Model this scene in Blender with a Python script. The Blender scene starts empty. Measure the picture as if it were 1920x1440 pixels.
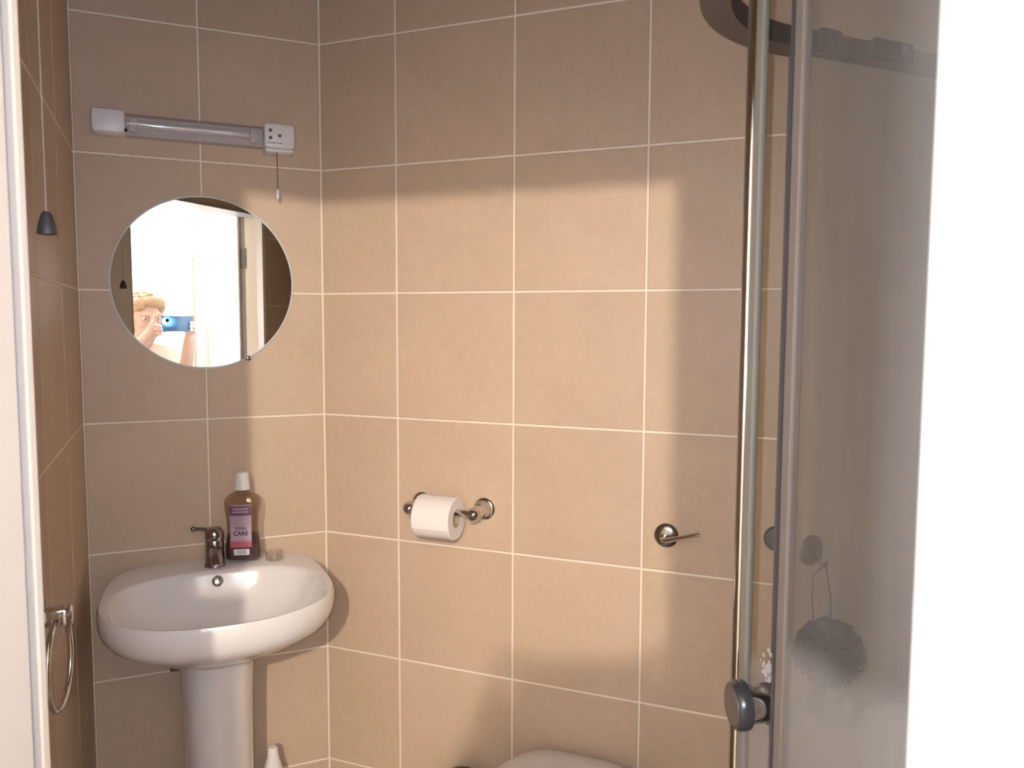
import bpy, bmesh, math, random
from mathutils import Vector, Matrix
random.seed(7)
PI = math.pi
S2 = math.sqrt(0.5)
sc = bpy.context.scene
col = sc.collection

# ------------------------------------------------------------------ camera, light, exposure
cam = bpy.data.cameras.new('camera')
camo = bpy.data.objects.new('camera', cam); col.objects.link(camo)
RT = Vector((0.9170, -0.3988, 0.0041)); UP = Vector((0.0276, 0.0737, 0.9969)); FW = Vector((0.3978, 0.9141, -0.0786))
CAM = Vector((-0.3543, -1.9940, 1.4330))
m = Matrix((RT, UP, -FW)).transposed().to_4x4(); m.translation = CAM
camo.matrix_world = m
cam.sensor_width = 36.0
cam.lens = 27.75
cam.clip_start = 0.004
cam.dof.use_dof = True
cam.dof.focus_distance = 2.0
cam.dof.aperture_fstop = 11.0
sc.camera = camo
sc.view_settings.view_transform = 'Standard'
sc.view_settings.look = 'None'
sc.view_settings.gamma = 1.0
sc.view_settings.use_curve_mapping = False
sc.view_settings.exposure = 0.0
w = bpy.data.worlds.new('world'); sc.world = w; w.use_nodes = True
w.node_tree.nodes['Background'].inputs[0].default_value = (0.55, 0.68, 1.0, 1)
w.node_tree.nodes['Background'].inputs[1].default_value = 1.2
LAMP_POS = Vector((-1.007, -3.355, 2.13))
LAMP_STRENGTH = 7150.0
LAMP_COLOR = (1.0, 0.88, 0.745)
FLASH_STRENGTH = 30000.0
FLASH_COLOR = (0.62, 0.76, 1.0)

# ------------------------------------------------------------------ materials
def nt(name):
    mt = bpy.data.materials.new(name); mt.use_nodes = True
    return mt, mt.node_tree.nodes, mt.node_tree.links
def mat(name, c, rough=0.5, metal=0.0, noise=0.0, nscale=20.0, bump=0.0, **kw):
    mt, n, l = nt(name); b = n['Principled BSDF']
    b.inputs['Base Color'].default_value = (*c, 1)
    b.inputs['Roughness'].default_value = rough
    b.inputs['Metallic'].default_value = metal
    for k, v in kw.items():
        b.inputs[k.replace('_', ' ')].default_value = v
    if noise or bump:
        tc = n.new('ShaderNodeTexCoord'); t = n.new('ShaderNodeTexNoise')
        t.inputs['Scale'].default_value = nscale; t.inputs['Detail'].default_value = 4
        l.new(tc.outputs['Object'], t.inputs['Vector'])
        if noise:
            mx = n.new('ShaderNodeMix'); mx.data_type = 'RGBA'
            mx.inputs['A'].default_value = (*[x*(1-noise) for x in c], 1)
            mx.inputs['B'].default_value = (*[min(1, x*(1+noise)) for x in c], 1)
            l.new(t.outputs['Fac'], mx.inputs['Factor']); l.new(mx.outputs['Result'], b.inputs['Base Color'])
        if bump:
            bp = n.new('ShaderNodeBump'); bp.inputs['Strength'].default_value = bump; bp.inputs['Distance'].default_value = 0.002
            l.new(t.outputs['Fac'], bp.inputs['Height']); l.new(bp.outputs['Normal'], b.inputs['Normal'])
    return mt
def tile_mat(name, c):
    mt, n, l = nt(name); b = n['Principled BSDF']
    tc = n.new('ShaderNodeTexCoord'); oi = n.new('ShaderNodeObjectInfo')
    ad = n.new('ShaderNodeVectorMath'); ad.operation = 'ADD'
    sc_ = n.new('ShaderNodeVectorMath'); sc_.operation = 'SCALE'; sc_.inputs['Scale'].default_value = 31.0
    cb = n.new('ShaderNodeCombineXYZ')
    for i in range(3): l.new(oi.outputs['Random'], cb.inputs[i])
    l.new(cb.outputs[0], sc_.inputs[0]); l.new(tc.outputs['Object'], ad.inputs[0]); l.new(sc_.outputs[0], ad.inputs[1])
    t1 = n.new('ShaderNodeTexNoise'); t1.inputs['Scale'].default_value = 6; t1.inputs['Detail'].default_value = 5; t1.inputs['Roughness'].default_value = .65
    t2 = n.new('ShaderNodeTexNoise'); t2.inputs['Scale'].default_value = 60; t2.inputs['Detail'].default_value = 3
    l.new(ad.outputs[0], t1.inputs['Vector']); l.new(ad.outputs[0], t2.inputs['Vector'])
    m1 = n.new('ShaderNodeMix'); m1.data_type = 'RGBA'
    m1.inputs['A'].default_value = (c[0]*.90, c[1]*.89, c[2]*.86, 1); m1.inputs['B'].default_value = (c[0]*1.08, c[1]*1.08, c[2]*1.10, 1)
    l.new(t1.outputs['Fac'], m1.inputs['Factor'])
    m2 = n.new('ShaderNodeMix'); m2.data_type = 'RGBA'; m2.blend_type = 'MULTIPLY'
    m2.inputs['Factor'].default_value = 1.0
    mr = n.new('ShaderNodeMapRange'); mr.inputs['From Min'].default_value = 0.2; mr.inputs['From Max'].default_value = .8
    mr.inputs['To Min'].default_value = 0.95; mr.inputs['To Max'].default_value = 1.05
    l.new(t2.outputs['Fac'], mr.inputs['Value']); l.new(m1.outputs['Result'], m2.inputs['A']); l.new(mr.outputs[0], m2.inputs['B'])
    hv = n.new('ShaderNodeMapRange'); hv.inputs['To Min'].default_value = 0.97; hv.inputs['To Max'].default_value = 1.03
    l.new(oi.outputs['Random'], hv.inputs['Value'])
    m3 = n.new('ShaderNodeMix'); m3.data_type = 'RGBA'; m3.blend_type = 'MULTIPLY'; m3.inputs['Factor'].default_value = 1.0
    l.new(m2.outputs['Result'], m3.inputs['A']); l.new(hv.outputs[0], m3.inputs['B'])
    l.new(m3.outputs['Result'], b.inputs['Base Color'])
    b.inputs['Roughness'].default_value = 0.48
    b.inputs['Specular IOR Level'].default_value = 0.28
    bp = n.new('ShaderNodeBump'); bp.inputs['Strength'].default_value = .12; bp.inputs['Distance'].default_value = .001
    l.new(t2.outputs['Fac'], bp.inputs['Height']); l.new(bp.outputs['Normal'], b.inputs['Normal'])
    return mt
def glass_mat(name, tint=(.96, .98, .97), haze=0.0, haze_col=(.6, .58, .55), streak=0.0, refl=1.0, rough=0.02, scum=None, splash=None):
    """thin sheet: clear transmission + a film of limescale + mirror reflection by angle"""
    mt, n, l = nt(name); n.remove(n['Principled BSDF']); out = n['Material Output']
    tr = n.new('ShaderNodeBsdfTransparent'); tr.inputs['Color'].default_value = (*tint, 1)
    last = tr.outputs[0]
    if haze:
        df = n.new('ShaderNodeBsdfDiffuse'); df.inputs['Color'].default_value = (*haze_col, 1)
        tl = n.new('ShaderNodeBsdfTranslucent'); tl.inputs['Color'].default_value = (*haze_col, 1)
        dm = n.new('ShaderNodeMixShader'); dm.inputs[0].default_value = .4
        l.new(df.outputs[0], dm.inputs[1]); l.new(tl.outputs[0], dm.inputs[2])
        mx = n.new('ShaderNodeMixShader')
        tc = n.new('ShaderNodeTexCoord'); mp = n.new('ShaderNodeMapping'); mp.inputs['Scale'].default_value = (30, 30, 3)
        t = n.new('ShaderNodeTexNoise'); t.inputs['Scale'].default_value = 1.0; t.inputs['Detail'].default_value = 5
        mr = n.new('ShaderNodeMapRange'); mr.inputs['From Min'].default_value = .3; mr.inputs['From Max'].default_value = .7
        mr.inputs['To Min'].default_value = max(0, haze-streak); mr.inputs['To Max'].default_value = haze+streak
        l.new(tc.outputs['Object'], mp.inputs['Vector']); l.new(mp.outputs[0], t.inputs['Vector'])
        l.new(t.outputs['Fac'], mr.inputs['Value']); fac = mr.outputs[0]
        if scum:      # haze rises along the sheet (object y) from scum[0] to scum[1] by scum[2]
            sp = n.new('ShaderNodeSeparateXYZ'); l.new(tc.outputs['Object'], sp.inputs[0])
            sr = n.new('ShaderNodeMapRange'); sr.interpolation_type = 'SMOOTHSTEP'
            sr.inputs['From Min'].default_value = scum[0]; sr.inputs['From Max'].default_value = scum[1]; sr.inputs['To Max'].default_value = scum[2]
            ad = n.new('ShaderNodeMath'); ad.operation = 'ADD'; ad.use_clamp = True
            l.new(sp.outputs['Y'], sr.inputs['Value']); l.new(sr.outputs[0], ad.inputs[0]); l.new(fac, ad.inputs[1]); fac = ad.outputs[0]
        if splash:    # splash zone: limescale below a wavering height (object z) from splash[0] down to splash[1]
            s2 = n.new('ShaderNodeSeparateXYZ'); l.new(tc.outputs['Object'], s2.inputs[0])
            wv = n.new('ShaderNodeTexNoise'); wv.inputs['Scale'].default_value = 9.0; l.new(tc.outputs['Object'], wv.inputs['Vector'])
            wm = n.new('ShaderNodeMath'); wm.operation = 'MULTIPLY_ADD'; wm.inputs[1].default_value = .05; l.new(wv.outputs['Fac'], wm.inputs[0]); l.new(s2.outputs['Z'], wm.inputs[2])
            z2 = n.new('ShaderNodeMapRange'); z2.interpolation_type = 'SMOOTHSTEP'
            z2.inputs['From Min'].default_value = splash[0]; z2.inputs['From Max'].default_value = splash[1]; z2.inputs['To Max'].default_value = splash[2]
            a2 = n.new('ShaderNodeMath'); a2.operation = 'ADD'; a2.use_clamp = True
            l.new(wm.outputs[0], z2.inputs['Value']); l.new(z2.outputs[0], a2.inputs[0]); l.new(fac, a2.inputs[1]); fac = a2.outputs[0]
        l.new(fac, mx.inputs[0])
        l.new(last, mx.inputs[1]); l.new(dm.outputs[0], mx.inputs[2]); last = mx.outputs[0]
    gl = n.new('ShaderNodeBsdfGlossy'); gl.inputs['Roughness'].default_value = rough
    fr = n.new('ShaderNodeLayerWeight'); fr.inputs['Blend'].default_value = .5
    pw = n.new('ShaderNodeMath'); pw.operation = 'POWER'; pw.inputs[1].default_value = 4.5
    l.new(fr.outputs['Facing'], pw.inputs[0])
    mu = n.new('ShaderNodeMath'); mu.operation = 'MULTIPLY_ADD'; mu.inputs[1].default_value = .7*refl; mu.inputs[2].default_value = .045*refl
    l.new(pw.outputs[0], mu.inputs[0])
    mx = n.new('ShaderNodeMixShader'); l.new(mu.outputs[0], mx.inputs[0]); l.new(last, mx.inputs[1]); l.new(gl.outputs[0], mx.inputs[2])
    l.new(mx.outputs[0], out.inputs['Surface'])
    return mt
def emit(name, c, s):
    mt, n, l = nt(name); n.remove(n['Principled BSDF'])
    e = n.new('ShaderNodeEmission'); e.inputs[0].default_value = (*c, 1); e.inputs[1].default_value = s
    l.new(e.outputs[0], n['Material Output'].inputs['Surface']); return mt
M = dict(
    tile=tile_mat('beige_tile', (.56, .415, .295)),
    grout=mat('cream_grout', (.86, .74, .60), .85, noise=.05, nscale=90, bump=.2),
    ceiling=mat('ceiling_paint', (.52, .48, .43), .9, noise=.02),
    floor=mat('brown_floor', (.34, .25, .18), .5, noise=.12, nscale=12),
    white=mat('white_gloss_paint', (.86, .82, .76), .35, noise=.015, nscale=15),
    lcream=mat('pale_cream_paint', (.75, .69, .63), .4),  # same frame cream, lightened where the right jamb looks brightly lit
    cream=mat('cream_paint', (.37, .325, .285), .4, noise=.015, nscale=15),  # frame cream darkened in colour to hold down the lamplight on it
    hall=mat('hall_paint', (.88, .85, .80), .85, noise=.015, nscale=8),
    carpet=mat('hall_carpet', (.42, .36, .30), .95, noise=.2, nscale=200, bump=.5),
    seal=mat('grey_seal', (.27, .25, .245), .7),  # plain grey, used on the jamb strips and barcode bars
    ceramic=mat('white_ceramic', (.80, .74, .69), .12, noise=.01, nscale=8, Coat_Weight=.5, Coat_Roughness=.04),
    seat=mat('toilet_seat_plastic', (.72, .66, .62), .3, noise=.01),
    chrome=mat('chrome', (.62, .60, .58), .12, 1.0),
    dchrome=mat('worn_chrome', (.33, .30, .28), .24, 1.0, noise=.15, nscale=40),
    satin=mat('satin_aluminium', (.15, .12, .105), .45, .35, noise=.08, nscale=60),
    dark=mat('dark_rubber', (.055, .05, .05), .5),
    knob=mat('dark_knob_plastic', (.034, .035, .038), .25),
    black=mat('black_plastic', (.015, .014, .014), .35),
    plastic=mat('white_plastic', (.80, .76, .74), .35, noise=.01),
    cap=mat('white_cap', (.82, .79, .75), .4),
    cord=mat('cotton_cord', (.42, .34, .28), .9),
    bcord=mat('brown_cord', (.06, .042, .03), .8),
    mirror=mat('mirror_silver', (.88, .90, .90), .0, 1.0),
    medge=mat('mirror_edge_glass', (.62, .66, .64), .1),
    paper=mat('tissue_paper', (.86, .78, .73), .9, noise=.03, nscale=120, bump=.35),
    card=mat('cardboard_core', (.40, .29, .20), .9, noise=.1, nscale=60),
    tube=mat('fluorescent_tube', (.80, .78, .76), .25),
    loofah=mat('grey_mesh', (.035, .033, .034), .9, noise=.25, nscale=90, bump=.6),
    clear=glass_mat('clear_plastic', (.96, .95, .94), refl=2.0, rough=.03),
    smoky=glass_mat('smoky_clear_plastic', (.80, .76, .71), refl=2.0, rough=.05),
    diffuser=glass_mat('light_diffuser', (.96, .955, .96), haze=.13, haze_col=(.72, .67, .67), refl=1.2, rough=.05),
    glass=glass_mat('shower_glass', (.97, .985, .97), haze=.012, streak=.01, haze_col=(.56, .52, .50), refl=.35, splash=(1.085, 1.035, .34)),
    haze=glass_mat('limescaled_glass', (.955, .94, .91), haze=.11, streak=.025, haze_col=(.58, .55, .52), refl=.5, rough=.14, scum=(-.055, -.16, .28), splash=(1.135, 1.09, .24)),
    haze2=glass_mat('limescaled_far_glass', (.86, .85, .82), haze=.6, streak=.04, haze_col=(.86, .73, .60), refl=.3, rough=.15),
    panelseal=mat('panel_seal_plastic', (.165, .135, .11), .45),
    steel=mat('dull_steel', (.115, .11, .105), .4, noise=.1),
    stripc=mat('seal_strip_plastic', (.19, .172, .142), .3, noise=.05, nscale=10),
    lime=mat('limescale', (.36, .335, .32), .8, noise=.15, nscale=80),
    bottle=glass_mat('bottle_plastic', (.84, .755, .68), haze=.08, haze_col=(.50, .40, .34), refl=1.5, rough=.04),
    liquid=mat('mouthwash_liquid', (.060, .028, .038), .15, noise=.1),
    purple=mat('label_purple', (.14, .062, .115), .45),
    lilac=mat('label_lilac', (.40, .28, .33), .45, noise=.04, nscale=60),
    pink=mat('label_pink', (.46, .33, .37), .45),
    red=mat('label_red', (.42, .09, .12), .45),
    lwhite=mat('label_white', (.75, .70, .70), .5),
    ink=mat('dark_ink', (.02, .016, .03), .6),
    skin=mat('skin', (.60, .42, .36), .55, noise=.06, nscale=30, Subsurface_Weight=.05),
    hair=mat('fair_hair', (.42, .30, .20), .6, noise=.3, nscale=90, bump=.5),
    shirt=mat('white_cotton', (.80, .78, .76), .9, noise=.03, nscale=40, bump=.2),
    navy=mat('navy_cotton', (.03, .05, .10), .9, noise=.15, nscale=40),
    shoe=mat('dark_shoe', (.04, .035, .03), .5),
    eye=mat('eye_white', (.8, .78, .75), .2), iris=mat('iris', (.08, .06, .05), .2), lip=mat('lip', (.45, .18, .16), .5),
    phone=mat('blue_phone', (.05, .12, .22), .25), lens=mat('lens_glass', (.01, .01, .015), .08),
    bulb=emit('lamp_bulb_glow', LAMP_COLOR, LAMP_STRENGTH),
    flash=emit('flash_glow', FLASH_COLOR, FLASH_STRENGTH),
    pane=glass_mat('window_pane', (.95, .97, .98), refl=.8),
    brass=mat('lamp_holder', (.75, .72, .68), .4),
)

# ------------------------------------------------------------------ helpers
def link(name, me, mt, parent=None, loc=None, rot=None, smooth=None, mw=None):
    o = bpy.data.objects.new(name, me); col.objects.link(o)
    if mt is not None and not me.materials: me.materials.append(mt)
    if parent is not None: o.parent = parent
    if mw is not None: o.matrix_local = mw
    if loc is not None: o.location = loc
    if rot is not None: o.rotation_euler = rot
    if smooth is not None:
        me.shade_smooth(); me.set_sharp_from_angle(angle=math.radians(smooth))
    return o
def fin(name, bm, mt, parent=None, smooth=None, **kw):
    bmesh.ops.recalc_face_normals(bm, faces=bm.faces[:])
    me = bpy.data.meshes.new(name); bm.to_mesh(me); bm.free()
    return link(name, me, mt, parent, smooth=smooth, **kw)
def tag(o, label=None, cat=None, group=None, kind=None):
    if label: o['label'] = label
    if cat: o['category'] = cat
    if group: o['group'] = group
    if kind: o['kind'] = kind
    return o
def empty(name, label, cat, mw=None, loc=None, group=None):
    o = bpy.data.objects.new(name, None); col.objects.link(o); o.empty_display_size = .05
    if mw is not None: o.matrix_world = mw
    if loc is not None: o.location = loc
    return tag(o, label, cat, group)
def frame(origin, ex, ey):
    """local x = ex, y = ey (horizontal), z up"""
    ex = Vector(ex).normalized(); ey = Vector(ey).normalized(); ez = ex.cross(ey)
    mm = Matrix((ex, ey, ez)).transposed().to_4x4(); mm.translation = Vector(origin); return mm
def box(bm, lo, hi, bevel=0.0, seg=2):
    b = bmesh.new(); bmesh.ops.create_cube(b, size=1)
    lo, hi = Vector(lo), Vector(hi)
    for v in b.verts: v.co = Vector([(lo[i]+hi[i])/2 + v.co[i]*(hi[i]-lo[i]) for i in range(3)])
    if bevel: bmesh.ops.bevel(b, geom=b.edges[:], offset=bevel, segments=seg, profile=.5, affect='EDGES')
    me = bpy.data.meshes.new('t'); b.to_mesh(me); b.free(); bm.from_mesh(me); bpy.data.meshes.remove(me)
def loft(bm, rings, cap0=True, cap1=True, close=True):
    vs = [[bm.verts.new(p) for p in r] for r in rings]
    n = len(rings[0])
    for a, b in zip(vs, vs[1:]):
        for i in range(n if close else n-1):
            j = (i+1) % n
            bm.faces.new((a[i], a[j], b[j], b[i]))
    if cap0: bm.faces.new(vs[0][::-1])
    if cap1: bm.faces.new(vs[-1])
def lathe(bm, prof, n=32, mw=None, cap0=True, cap1=True):
    """prof: (radius, height) along local z"""
    rings = []
    for r, h in prof:
        rings.append([Vector((r*math.cos(2*PI*i/n), r*math.sin(2*PI*i/n), h)) for i in range(n)])
    if mw is not None: rings = [[mw @ p for p in r] for r in rings]
    loft(bm, rings, cap0, cap1)
def axis(o, d):
    """matrix whose z runs along d from o"""
    d = Vector(d).normalized(); q = Vector((0, 0, 1)).rotation_difference(d)
    mm = q.to_matrix().to_4x4(); mm.translation = Vector(o); return mm
def tube(bm, pts, r, n=12, closed=False):
    pts = [Vector(p) for p in pts]; N = len(pts); rings = []
    rr = r if isinstance(r, (list, tuple)) else [r]*N
    prev = None
    for i, p in enumerate(pts):
        if closed: t = (pts[(i+1) % N]-pts[i-1]).normalized()
        else: t = (pts[min(i+1, N-1)]-pts[max(i-1, 0)]).normalized()
        if prev is None:
            a = Vector((0, 0, 1)) if abs(t.z) < .9 else Vector((1, 0, 0)); u = t.cross(a).normalized()
        else: u = (prev - t*prev.dot(t)).normalized()
        prev = u; v = t.cross(u)
        rings.append([p + (u*math.cos(2*PI*k/n)+v*math.sin(2*PI*k/n))*rr[i] for k in range(n)])
    if closed: loft(bm, rings+[rings[0]], False, False); bmesh.ops.remove_doubles(bm, verts=bm.verts[:], dist=1e-6)
    else: loft(bm, rings)
def prism(bm, pts, z0, z1):
    loft(bm, [[Vector((x, y, z0)) for x, y in pts], [Vector((x, y, z1)) for x, y in pts]])
def text(name, s, size, mt, parent, loc, rot=(PI/2, 0, 0), depth=.0002):
    cu = bpy.data.curves.new(name, 'FONT'); cu.body = s; cu.size = size; cu.extrude = depth
    cu.offset = size*.022; cu.align_x = 'CENTER'; cu.align_y = 'CENTER'
    t = bpy.data.objects.new(name, cu); col.objects.link(t)
    dg = bpy.context.evaluated_depsgraph_get(); me = bpy.data.meshes.new_from_object(t.evaluated_get(dg))
    bpy.data.objects.remove(t)
    me.materials.clear()
    return link(name, me, mt, parent, loc=loc, rot=rot)

# ------------------------------------------------------------------ tiled walls
TILE_CACHE = {}
def tile_mesh(wd, ht):
    k = (round(wd, 4), round(ht, 4))
    if k in TILE_CACHE: return TILE_CACHE[k]
    b = .0016; x, z = wd/2, ht/2
    v = [(-x+b, 0, -z+b), (x-b, 0, -z+b), (x-b, 0, z-b), (-x+b, 0, z-b),
         (-x, .0012, -z), (x, .0012, -z), (x, .0012, z), (-x, .0012, z),
         (-x, .008, -z), (x, .008, -z), (x, .008, z), (-x, .008, z)]
    f = [(0, 1, 2, 3)]
    for i in range(4):
        j = (i+1) % 4
        f += [(4+i, 4+j, j, i), (8+i, 8+j, 4+j, 4+i)]
    me = bpy.data.meshes.new('tile'); me.from_pydata(v, [], f); me.materials.append(M['tile'])
    TILE_CACHE[k] = me; return me
G = .0042
ROWS = [0.0, .3, .6, .9, 1.2, 1.5, 1.8, 2.1, 2.35]
def tiles(parent, us, zs):
    for u0, u1 in zip(us, us[1:]):
        for z0, z1 in zip(zs, zs[1:]):
            o = bpy.data.objects.new('tile', tile_mesh(u1-u0-G, z1-z0-G)); col.objects.link(o)
            o.parent = parent
            o.location = ((u0+u1)/2, random.uniform(-.0003, .0003), (z0+z1)/2)
            o.rotation_euler = (random.uniform(-1, 1)*.0010, 0, random.uniform(-1, 1)*.0010)
def tiled_wall(name, origin, e, n, length, us, zs=ROWS, ext0=0.0, ext1=0.0):
    bm = bmesh.new(); box(bm, (-ext0, .0014, 0), (length+ext1, .10, zs[-1]))
    wl = fin(name, bm, M['grout'], mw=frame(origin, e, -Vector(n)))
    tag(wl, kind='structure'); tiles(wl, us, zs); return wl
L1, A1, B1, W2 = .5337, .2741, .2098, .2995
E2 = Vector((S2, -S2, 0)); N2 = Vector((-S2, -S2, 0))
XR = .985; YE = -1.83
def p2(u, off, z): return E2*u + N2*off + Vector((0, 0, z))
back = tiled_wall('wall_back', (-L1, 0, 0), (1, 0, 0), (0, -1, 0), L1, [0, L1-A1, L1], ext0=.1)
left = tiled_wall('wall_left', (-L1, -1.12, 0), (0, 1, 0), (1, 0, 0), 1.12, [0, .22, .52, .82, 1.12])
U2 = XR/S2
diag = tiled_wall('wall_diagonal', (0, 0, 0), E2, N2, U2, [0, B1, B1+W2, B1+2*W2, B1+3*W2, U2], ext0=.04, ext1=.04)
side = tiled_wall('wall_shower_side', (XR, -XR, 0), (0, -1, 0), (-1, 0, 0), -XR-YE, [0, .25, .55, -XR-YE], ext0=.04, ext1=.1)
end = tiled_wall('wall_shower_end', (XR, YE, 0), (-1, 0, 0), (0, 1, 0), XR-.189, [0, .2, .5, XR-.189])
# front wall with the doorway: plane x+y = -1.641, frame with origin at the left wall, local x along E2, y = outward to the hall
FO = Vector((-L1, -1.641+L1, 0))
FM = frame(FO, E2, N2)
EF = E2; NF = N2
FMm = Matrix(((E2.x, N2.x, 0, FO.x), (E2.y, N2.y, 0, FO.y), (0, 0, 1, 0), (0, 0, 0, 1)))   # x=E2, y=outward, z up (mirrored handedness handled below)
def fw(u, v, z): return FO + E2*u + N2*v + Vector((0, 0, z))
J1 = (Vector((-.467, -1.174, 0))-FO).dot(E2); J2 = (Vector((.037, -1.678, 0))-FO).dot(E2)
HEAD = 1.89
FLEN = (Vector((.189, -1.83, 0))-FO).dot(E2)
def fbox(bm, lo, hi, bevel=0.0):
    b = bmesh.new(); box(b, lo, hi, bevel)
    for v in b.verts: v.co = fw(*v.co)
    me = bpy.data.meshes.new('t'); b.to_mesh(me); b.free(); bm.from_mesh(me); bpy.data.meshes.remove(me)
LN = .022
bm = bmesh.new()
fbox(bm, (-1.1, .006, 0), (J1-LN, .12, 2.4)); fbox(bm, (J2+LN, .006, 0), (1.75, .12, 2.4)); fbox(bm, (J1-LN, .006, HEAD+LN), (J2+LN, .12, 2.4))
front = tag(fin('wall_front', bm, M['hall']), kind='structure')
def front_patch(u0, u1, zs, us):
    bm = bmesh.new(); fbox(bm, (u0, .0014, zs[0]), (u1, .0062, zs[-1])); fin('grout_bed', bm, M['grout'], front)
    fm = frame(fw(u1, 0, 0), -E2, N2)
    for a, b in zip(us, us[1:]):
        for z0, z1 in zip(zs, zs[1:]):
            o = bpy.data.objects.new('tile', tile_mesh(b-a-G, z1-z0-G)); col.objects.link(o); o.parent = front
            o.matrix_local = fm @ Matrix.Translation((u1-(a+b)/2, random.uniform(-.0003, .0003), (z0+z1)/2))
bm = bmesh.new(); fbox(bm, (0, -.006, 0), (J1-.009, .0062, 2.34), .002); tag(fin('trim_5', bm, M['lcream']), kind='structure')
front_patch(J2+.012, FLEN, ROWS, [J2+.012, FLEN])
front_patch(J1-.012, J2+.012, [HEAD+.012, 2.1, 2.35], [J1-.012, J1+.288, J1+.588, J2+.012])

# floors and ceilings
poly = [(-L1-.1, .1), (.06, .1), (XR+.1, -XR+.04), (XR+.1, YE-.1), (.2, YE-.1), (-L1-.1, -1.641+L1+.02)]
bm = bmesh.new(); prism(bm, poly, -.08, 0.0); tag(fin('floor', bm, M['floor']), kind='structure')
bm = bmesh.new(); prism(bm, poly, 2.35, 2.43); tag(fin('ceiling', bm, M['ceiling']), kind='structure')
# hall, in the front wall's own axes: u along E2 from the bathroom's left wall, v outward
HU0, HU1, HV1, HH = -.9, 1.55, 3.05, 2.4
bm = bmesh.new(); fbox(bm, (HU0-.1, .0, -.08), (HU1+.1, HV1+.1, -.002)); tag(fin('floor_hall', bm, M['carpet']), kind='structure')
bm = bmesh.new(); fbox(bm, (HU0-.1, .0, HH), (HU1+.1, HV1+.1, HH+.08)); tag(fin('ceiling_hall', bm, M['hall']), kind='structure')
bm = bmesh.new(); fbox(bm, (HU0-.1, .12, 0), (HU0, HV1, HH)); tag(fin('wall_hall_left', bm, M['hall']), kind='structure')
bm = bmesh.new(); fbox(bm, (HU1, .12, 0), (HU1+.1, HV1, HH)); tag(fin('wall_hall_right', bm, M['hall']), kind='structure')
WU0, WU1, WZ0, WZ1 = -.55, .35, 1.0, 2.05
bm = bmesh.new()
fbox(bm, (HU0-.1, HV1, 0), (WU0, HV1+.1, HH)); fbox(bm, (WU1, HV1, 0), (HU1+.1, HV1+.1, HH))
fbox(bm, (WU0, HV1, 0), (WU1, HV1+.1, WZ0)); fbox(bm, (WU0, HV1, WZ1), (WU1, HV1+.1, HH))
tag(fin('wall_hall_back', bm, M['hall']), kind='structure')
bm = bmesh.new(); t = .05
for a, b in [((WU0, WZ0), (WU0+t, WZ1)), ((WU1-t, WZ0), (WU1, WZ1)), ((WU0+t, WZ0), (WU1-t, WZ0+t)), ((WU0+t, WZ1-t), (WU1-t, WZ1)), (((WU0+WU1)/2-t/2, WZ0+t), ((WU0+WU1)/2+t/2, WZ1-t))]:
    fbox(bm, (a[0], HV1+.03, a[1]), (b[0], HV1+.09, b[1]), .004)
win = tag(fin('window_1', bm, M['white']), kind='structure')  # added window, unseen, letting cool sky light into the hall
for a, b in ((WU0+t, (WU0+WU1)/2-t/2), ((WU0+WU1)/2+t/2, WU1-t)):
    bm = bmesh.new(); fbox(bm, (a, HV1+.055, WZ0+t), (b, HV1+.061, WZ1-t)); fin('pane', bm, M['pane'], win)
bm = bmesh.new(); fbox(bm, (WU0-.04, HV1-.08, WZ0-.03), (WU1+.04, HV1+.03, WZ0), .004); fin('window_sill', bm, M['white'], win)

# door lining, grey strips, architrave
bm = bmesh.new()
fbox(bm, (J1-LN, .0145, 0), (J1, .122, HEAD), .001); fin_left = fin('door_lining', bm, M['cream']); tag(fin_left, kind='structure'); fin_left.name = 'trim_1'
bm = bmesh.new(); fbox(bm, (J2, .0, 0), (J2+LN, .122, HEAD), .001); t2 = tag(fin('trim_2', bm, M['lcream']), kind='structure')
bm = bmesh.new(); fbox(bm, (J2-.0012, .097, 0), (J2+.004, .119, HEAD)); tag(fin('seal_strip', bm, M['seal'], t2), 'grey seal strip')  # added grey strip standing in for the door leaf's edge
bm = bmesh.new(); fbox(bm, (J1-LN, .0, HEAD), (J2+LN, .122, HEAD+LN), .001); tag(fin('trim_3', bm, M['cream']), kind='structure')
bm = bmesh.new(); fbox(bm, (J1-LN, .006, 0), (J1-.002, .0145, HEAD)); tag(fin('seal_strip', bm, M['seal'], fin_left), 'grey seal strip')  # grey strip set slightly back in the left jamb
bm = bmesh.new(); fbox(bm, (J1-LN, -.0015, 0), (J1+.0005, .006, HEAD), .0012); fin('edge_bead', bm, M['cream'], fin_left)
bm = bmesh.new()
fbox(bm, (J1-.075, .12, 0), (J1-.006, .136, HEAD+.075), .004); fbox(bm, (J2-.013, .1205, 0), (J2+.075, .136, HEAD+.075), .004); fbox(bm, (J1-.006, .12, HEAD+.006), (J2-.013, .136, HEAD+.075), .004)  # right-hand piece brought inward to trim the lamplight's edge
tag(fin('trim_4', bm, M['white']), kind='structure')

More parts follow.
